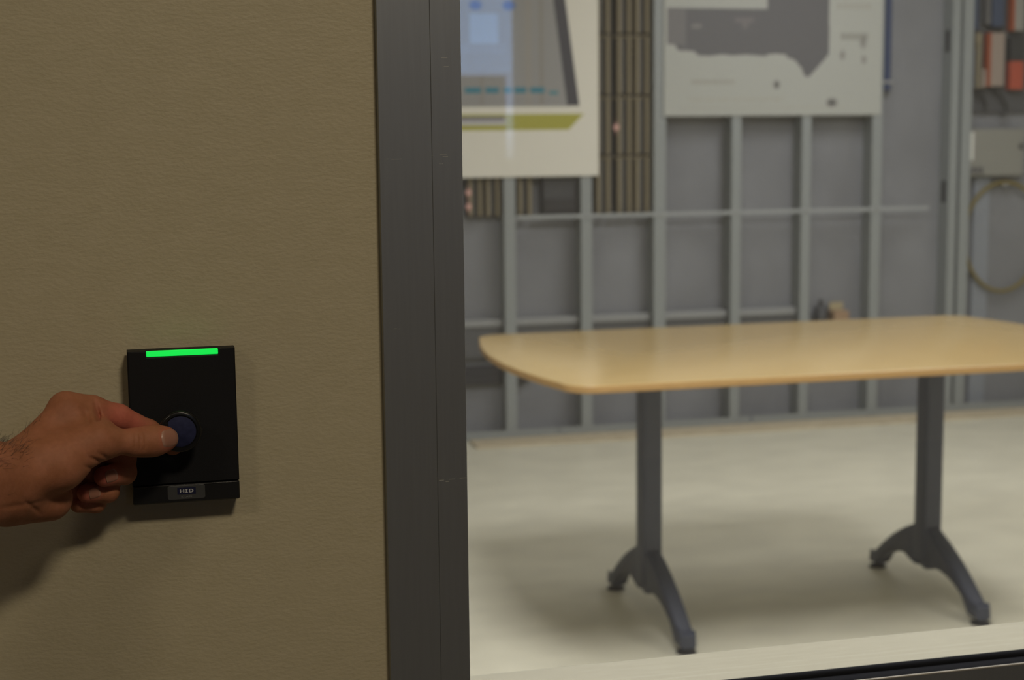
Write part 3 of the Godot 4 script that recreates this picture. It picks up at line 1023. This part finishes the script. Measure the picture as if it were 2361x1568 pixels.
func reader() -> void:
	var t := thing("card_reader", "black wall-mounted card reader with a lit green bar on its top edge", "card reader", Vector3(0.0356, 1.0778, 0.0))
	var W := 0.0416
	var Hh := 0.0612
	var D := 0.021
	var plastic := mat(rgb8(24, 24, 27), 0.6, 0.0, 0.35)
	plastic.heightmap_enabled = true
	plastic.heightmap_texture = noise_tex(0.25, 41, 256, 2)
	plastic.heightmap_scale = 0.004
	plastic.uv1_triplanar = true
	plastic.uv1_scale = Vector3(25, 25, 25)
	var y0 := -Hh + 0.0155
	# housing: back tray, upper cover with a notch for the light bar, lower cap
	shape("back_tray", box(Vector3(-W + 0.0015, -Hh + 0.0015, 0.0), Vector3(W - 0.0015, Hh - 0.0015, 0.0065), 0.0006), plastic, t)
	var st := begin()
	var lx0 := -0.0268
	var lx1 := 0.0284
	var notch := Hh - 0.0046
	var face := PackedVector2Array()
	for p in [[-W, y0], [W, y0], [W, Hh], [lx1 + 0.0002, Hh], [lx1 + 0.0002, notch], [lx0 - 0.0002, notch], [lx0 - 0.0002, Hh], [-W, Hh]]:
		face.append(Vector2(p[0], -p[1]))
	st.append_from(loft(face, [[0.0, 0.006], [0.0, D - 0.0009], [0.0012, D]]), 0, Transform3D(Basis(Vector3(1, 0, 0), Vector3(0, 0, 1), Vector3(0, -1, 0)), Vector3.ZERO))
	add_box(st, Vector3(lx0 - 0.001, Hh - 0.0075, 0.006), Vector3(lx1 + 0.001, Hh + 0.0002, D - 0.0031), 0.0006)
	shape("cover", st.commit(), plastic, t)
	var satin := mat(rgb8(24, 24, 26), 0.38)
	shape("lower_cap", box(Vector3(-W, -Hh, 0.006), Vector3(W, y0 - 0.0007, D + 0.0002), 0.0009), satin, t)
	var bead := begin()
	add_tube(bead, PackedVector3Array([Vector3(-W + 0.0018, y0 - 0.0015, D - 0.0004), Vector3(0, y0 - 0.0015, D - 0.0004), Vector3(W - 0.0022, y0 - 0.0015, D - 0.0004)]), 0.0008, 16)
	shape("edge_bead", smooth(bead.commit()), mat(rgb8(30, 30, 32), 0.22), t)
	var glow := mat(rgb8(40, 200, 80), 0.4)
	glow.emission_enabled = true
	glow.emission = rgb8(18, 236, 82)
	glow.emission_energy_multiplier = 0.82
	shape("led_light_bar", box(Vector3(lx0, Hh - 0.0045, D - 0.0030), Vector3(lx1, Hh - 0.0001, D + 0.0001), 0.0004), glow, t)
	# name plate with a rounded outline
	var plate := PackedVector2Array()
	for c in [[0.0125, 0.0042, 0.0], [-0.0125, 0.0042, 90.0], [-0.0125, -0.0042, 180.0], [0.0125, -0.0042, 270.0]]:
		for i in 6:
			var a := deg_to_rad(c[2] + i * 18.0)
			plate.append(Vector2(c[0] + cos(a) * 0.0022, c[1] + sin(a) * 0.0015))
	var pm := loft(plate, [[0.0, 0.0], [0.0, 0.0004], [0.0004, 0.0007]])
	st = begin()
	st.append_from(pm, 0, Transform3D(Basis(Vector3(1, 0, 0), Vector3(0, 0, 1), Vector3(0, -1, 0)), Vector3.ZERO))
	var np := shape("name_plate", st.commit(), mat(rgb8(74, 75, 76), 0.45, 0.2), t, Vector3(-0.0003, -0.0530, D))
	shape("logo_field", box(Vector3(-0.0070, -0.0016, 0.0006), Vector3(0.0074, 0.0040, 0.00085), 0.0001), mat(rgb8(26, 30, 62), 0.4), np)
	var f := SystemFont.new()
	f.font_names = PackedStringArray(["Droid Sans"])
	f.font_weight = 700
	var tm := TextMesh.new()
	tm.text = "HID"
	tm.font = f
	tm.font_size = 64
	tm.pixel_size = 0.0001
	tm.depth = 0.001
	var word := shape("lettering", tm, mat(rgb8(196, 198, 200), 0.5), np, Vector3(0.0001, 0.00115, 0.0009))
	word.scale = Vector3(1.0, 0.62, 0.15)
	var f2 := SystemFont.new()
	f2.font_names = PackedStringArray(["Droid Sans"])
	tm = TextMesh.new()
	tm.text = "iCLASS"
	tm.font = f2
	tm.font_size = 24
	tm.pixel_size = 0.0001
	tm.depth = 0.001
	word = shape("small_lettering", tm, mat(rgb8(128, 130, 130), 0.5), np, Vector3(0.0001, -0.0034, 0.00075))
	word.scale = Vector3(1.2, 0.85, 0.12)

func fob() -> void:
	var t := thing("key_fob", "round black key fob with a dark blue face held to the reader", "key fob", Vector3(0.0318, 1.0785, 0.0435))
	var st := begin()
	add_lathe_z(st, [[0.0, -0.0035], [0.0148, -0.0035], [0.0160, -0.0024], [0.0164, -0.0005], [0.0164, 0.0012], [0.0158, 0.0026], [0.0146, 0.0034], [0.0130, 0.0034], [0.0124, 0.0024], [0.0, 0.0024]], Vector3.ZERO, 72)
	shape("rim", smooth(st.commit()), mat(rgb8(20, 20, 22), 0.28), t)
	var face := mat(rgb8(48, 52, 84), 0.7, 0.0, 0.3)
	face.albedo_texture = noise_color(0.02, 51, Color(0.75, 0.75, 0.8), Color(1, 1, 1), 256)
	face.uv1_triplanar = true
	face.uv1_scale = Vector3(30, 30, 30)
	st = begin()
	add_lathe_z(st, [[0.0, 0.0022], [0.0120, 0.0022], [0.0120, 0.0027], [0.0117, 0.0029], [0.0, 0.0031]], Vector3.ZERO, 72)
	shape("face_disc", smooth(st.commit()), face, t)
	shape("tab", box(Vector3(-0.0122, 0.0048, 0.0024), Vector3(-0.0088, 0.0078, 0.0035), 0.0005), mat(rgb8(16, 16, 18), 0.4), t)
	# key-ring lug
	shape("lug", box(Vector3(-0.022, -0.004, -0.0025), Vector3(-0.0145, 0.004, 0.0018), 0.001), mat(rgb8(20, 20, 22), 0.35), t)

func hand() -> void:
	var c := func(a: Array, b: Array, ra: float, rb: float, g: int) -> void:
		var A := Vector3(a[0], a[1], a[2])
		var B := Vector3(b[0], b[1], b[2])
		var ba := B - A
		cap_a.append(A)
		cap_ba.append(ba)
		cap_inv.append(1.0 / ba.dot(ba))
		cap_r.append(ra)
		cap_dr.append(rb - ra)
		cap_group.append(g)
	# forearm and wrist
	c.call([-0.235, 1.045, 0.222], [-0.160, 1.064, 0.158], 0.036, 0.030, 0)
	c.call([-0.235, 1.028, 0.214], [-0.160, 1.050, 0.150], 0.036, 0.029, 0)
	c.call([-0.160, 1.066, 0.158], [-0.100, 1.0695, 0.109], 0.029, 0.0212, 0)
	c.call([-0.160, 1.050, 0.150], [-0.094, 1.052, 0.100], 0.029, 0.0215, 0)
	# palm: index metacarpal, middle of the palm, heel
	c.call([-0.090, 1.0690, 0.090], [-0.0520, 1.1020, 0.062], 0.0120, 0.0115, 0)
	c.call([-0.090, 1.060, 0.086], [-0.0500, 1.084, 0.052], 0.0170, 0.0135, 0)
	c.call([-0.090, 1.052, 0.082], [-0.0560, 1.064, 0.046], 0.0190, 0.0140, 0)
	c.call([-0.094, 1.0440, 0.090], [-0.0665, 1.0385, 0.072], 0.0195, 0.0172, 0)
	# thumb: metacarpal with its muscle, then the two bones
	c.call([-0.0850, 1.0620, 0.100], [-0.0560, 1.0665, 0.090], 0.0170, 0.0165, 0)
	c.call([-0.0560, 1.0665, 0.090], [-0.0290, 1.0785, 0.080], 0.0160, 0.0105, 0)
	c.call([-0.0800, 1.0740, 0.093], [-0.0300, 1.0835, 0.080], 0.0140, 0.0108, 0)
	c.call([-0.0290, 1.0810, 0.080], [0.0000, 1.0765, 0.069], 0.0106, 0.0086, 0)
	c.call([0.0000, 1.0765, 0.069], [0.0120, 1.0760, 0.0635], 0.0086, 0.0094, 0)
	c.call([0.0120, 1.0760, 0.0635], [0.0212, 1.0763, 0.0595], 0.0094, 0.0083, 0)
	# web between thumb and index finger
	c.call([-0.0430, 1.0930, 0.066], [-0.0280, 1.0885, 0.066], 0.0110, 0.0085, 0)
	# index finger behind the fob
	c.call([-0.0515, 1.1035, 0.0600], [-0.0330, 1.1005, 0.0540], 0.0132, 0.0108, 1)
	c.call([-0.0330, 1.1005, 0.0540], [-0.0140, 1.0925, 0.0460], 0.0104, 0.0096, 1)
	c.call([-0.0140, 1.0925, 0.0460], [0.0080, 1.0785, 0.0350], 0.0096, 0.0084, 1)
	c.call([0.0080, 1.0785, 0.0350], [0.0262, 1.0648, 0.0302], 0.0084, 0.0076, 1)
	# middle finger curled under
	c.call([-0.0492, 1.0815, 0.0460], [-0.0120, 1.0590, 0.0340], 0.0120, 0.0098, 2)
	c.call([-0.0120, 1.0590, 0.0340], [-0.0115, 1.0480, 0.0420], 0.0098, 0.0090, 2)
	c.call([-0.0115, 1.0480, 0.0420], [-0.0265, 1.0485, 0.0535], 0.0089, 0.0078, 2)
	# ring finger
	c.call([-0.0551, 1.0640, 0.0420], [-0.0240, 1.0400, 0.0310], 0.0115, 0.0092, 3)
	c.call([-0.0240, 1.0400, 0.0310], [-0.0245, 1.0335, 0.0390], 0.0092, 0.0085, 3)
	c.call([-0.0245, 1.0335, 0.0390], [-0.0400, 1.0355, 0.0490], 0.0083, 0.0073, 3)
	# little finger
	c.call([-0.0640, 1.0470, 0.0400], [-0.0330, 1.0275, 0.0290], 0.0105, 0.0080, 4)
	c.call([-0.0330, 1.0275, 0.0290], [-0.0340, 1.0235, 0.0340], 0.0080, 0.0073, 4)
	c.call([-0.0340, 1.0235, 0.0340], [-0.0470, 1.0250, 0.0405], 0.0071, 0.0063, 4)
	# folds of the skin: [point, thin direction, half-width, depth, reach]
	var ax := Vector3(0.94, -0.09, -0.33).normalized()
	for k in [[-0.0030, 0.0008], [0.0008, 0.0013], [0.0048, 0.0012]]:
		folds.append([Vector3(k[0], 1.0790, 0.0780), ax, 0.0012, k[1], 0.0095])
	folds.append([Vector3(-0.0290, 1.1000, 0.0690), Vector3(0.93, 0.25, 0.1).normalized(), 0.0013, 0.0036, 0.0140])
	folds.append([Vector3(-0.0355, 1.0980, 0.0740), Vector3(0.80, 0.55, 0.1).normalized(), 0.0013, 0.0013, 0.0110])
	folds.append([Vector3(-0.0300, 1.0690, 0.0920), Vector3(0.60, 0.78, 0.0).normalized(), 0.0013, 0.0015, 0.0120])
	folds.append([Vector3(-0.0355, 1.0640, 0.0940), Vector3(0.62, 0.76, 0.0).normalized(), 0.0012, 0.0012, 0.0110])
	folds.append([Vector3(-0.0255, 1.0720, 0.0890), Vector3(0.70, 0.70, 0.0).normalized(), 0.0012, 0.0012, 0.0100])
	folds.append([Vector3(-0.0860, 1.0455, 0.1150), Vector3(0.16, 1.0, 0.0).normalized(), 0.0020, 0.0009, 0.0240])
	folds.append([Vector3(-0.0770, 1.0420, 0.1050), Vector3(0.85, 0.5, 0.0).normalized(), 0.0013, 0.0010, 0.0200])
	var made := build_field(Vector3(-0.276, 0.985, 0.016), Vector3(0.040, 1.122, 0.264), 0.0012)
	var pos: PackedVector3Array = made[0]
	var nor: PackedVector3Array = made[1]
	var t := thing("person", "bare left hand pinching a round fob against the reader, dark hair on the wrist", "person")
	# skin: mottled, redder at the index finger and the fingertips
	var n1 := FastNoiseLite.new()
	n1.seed = 4
	n1.frequency = 260.0
	n1.fractal_octaves = 3
	var n2 := FastNoiseLite.new()
	n2.seed = 9
	n2.frequency = 60.0
	var base := rgb8(167, 110, 83).srgb_to_linear()
	var red := rgb8(186, 106, 88).srgb_to_linear()
	var tan_ := rgb8(155, 101, 72).srgb_to_linear()
	var col := PackedColorArray()
	for p in pos:
		var k := base.lerp(tan_, clampf(0.5 + n2.get_noise_3dv(p), 0.0, 1.0))
		var r := 0.0
		for q in [[Vector3(-0.010, 1.092, 0.050), 0.030], [Vector3(0.022, 1.077, 0.066), 0.013], [Vector3(-0.026, 1.048, 0.056), 0.016], [Vector3(-0.04, 1.035, 0.05), 0.014]]:
			r = maxf(r, clampf(1.0 - (p - q[0]).length() / q[1], 0.0, 1.0))
		k = k.lerp(red, minf(1.0, r * 1.5))
		var s := 1.0 + 0.10 * n1.get_noise_3dv(p)
		col.append(Color(k.r * s, k.g * s, k.b * s))
	var arr := []
	arr.resize(Mesh.ARRAY_MAX)
	arr[Mesh.ARRAY_VERTEX] = pos
	arr[Mesh.ARRAY_NORMAL] = nor
	arr[Mesh.ARRAY_COLOR] = col
	arr[Mesh.ARRAY_INDEX] = made[2]
	var body := ArrayMesh.new()
	body.add_surface_from_arrays(Mesh.PRIMITIVE_TRIANGLES, arr)
	var skin := mat(Color.WHITE, 0.6, 0.0, 0.36)
	skin.vertex_color_use_as_albedo = true
	skin.subsurf_scatter_enabled = true
	skin.subsurf_scatter_strength = 0.08
	skin.heightmap_enabled = true
	skin.heightmap_texture = noise_tex(0.06, 61, 512, 3, FastNoiseLite.TYPE_CELLULAR)
	skin.heightmap_scale = 0.012
	skin.uv1_triplanar = true
	skin.uv1_scale = Vector3(22, 22, 22)
	shape("body", body, skin, t)
	var horn := mat(Color.WHITE, 0.35)
	horn.vertex_color_use_as_albedo = true
	nail(t, "thumbnail", Vector3(0.0215, 1.0768, 0.060), Vector3(0.93, 0.01, -0.36), Vector3(0.20, 0.16, 0.96).normalized(), 0.0076, 0.0070, horn)
	nail(t, "fingernail", Vector3(-0.0245, 1.0488, 0.052), Vector3(-0.80, -0.12, 0.55), Vector3(0.50, 0.12, 0.86).normalized(), 0.0055, 0.0050, horn)
	nail(t, "fingernail", Vector3(-0.0375, 1.0355, 0.0475), Vector3(-0.80, -0.10, 0.55), Vector3(0.50, 0.12, 0.86).normalized(), 0.0050, 0.0046, horn)
	# hair on the wrist and the back of the arm
	var st := begin()
	var count := 0
	var tries := 0
	while count < 800 and tries < 60000:
		tries += 1
		var i := rng.randi() % pos.size()
		var p := pos[i]
		if p.x > -0.062 or p.x < -0.17:
			continue
		var up := nor[i].y
		var dense := clampf((up - 0.2) * 1.5, 0.03, 1.0) * clampf((-0.068 - p.x) / 0.02, 0.0, 1.0)
		if nor[i].z > 0.75 and p.y < 1.05 or rng.randf() > dense:
			continue
		var along := Vector3(0.6, 0.25 + rng.randf_range(-0.5, 0.5), -0.4 + rng.randf_range(-0.4, 0.4)).normalized()
		var l := rng.randf_range(0.005, 0.011)
		var bend := Vector3(rng.randf_range(-1, 1), rng.randf_range(-1, 0.6), rng.randf_range(-1, 1)) * 0.35
		var pts := PackedVector3Array()
		for k in 5:
			var s := k / 4.0
			pts.append(p + (nor[i] * (0.65 * s - 0.35 * s * s) + along * s * 0.8 + bend * s * s) * l - nor[i] * 0.0003)
		add_tube(st, pts, 0.00011, 3, false, 0.00004)
		count += 1
	var hair := shape("arm_hair", st.commit(), mat(rgb8(40, 30, 26), 0.6), t)
	hair.set_meta("kind", "stuff")
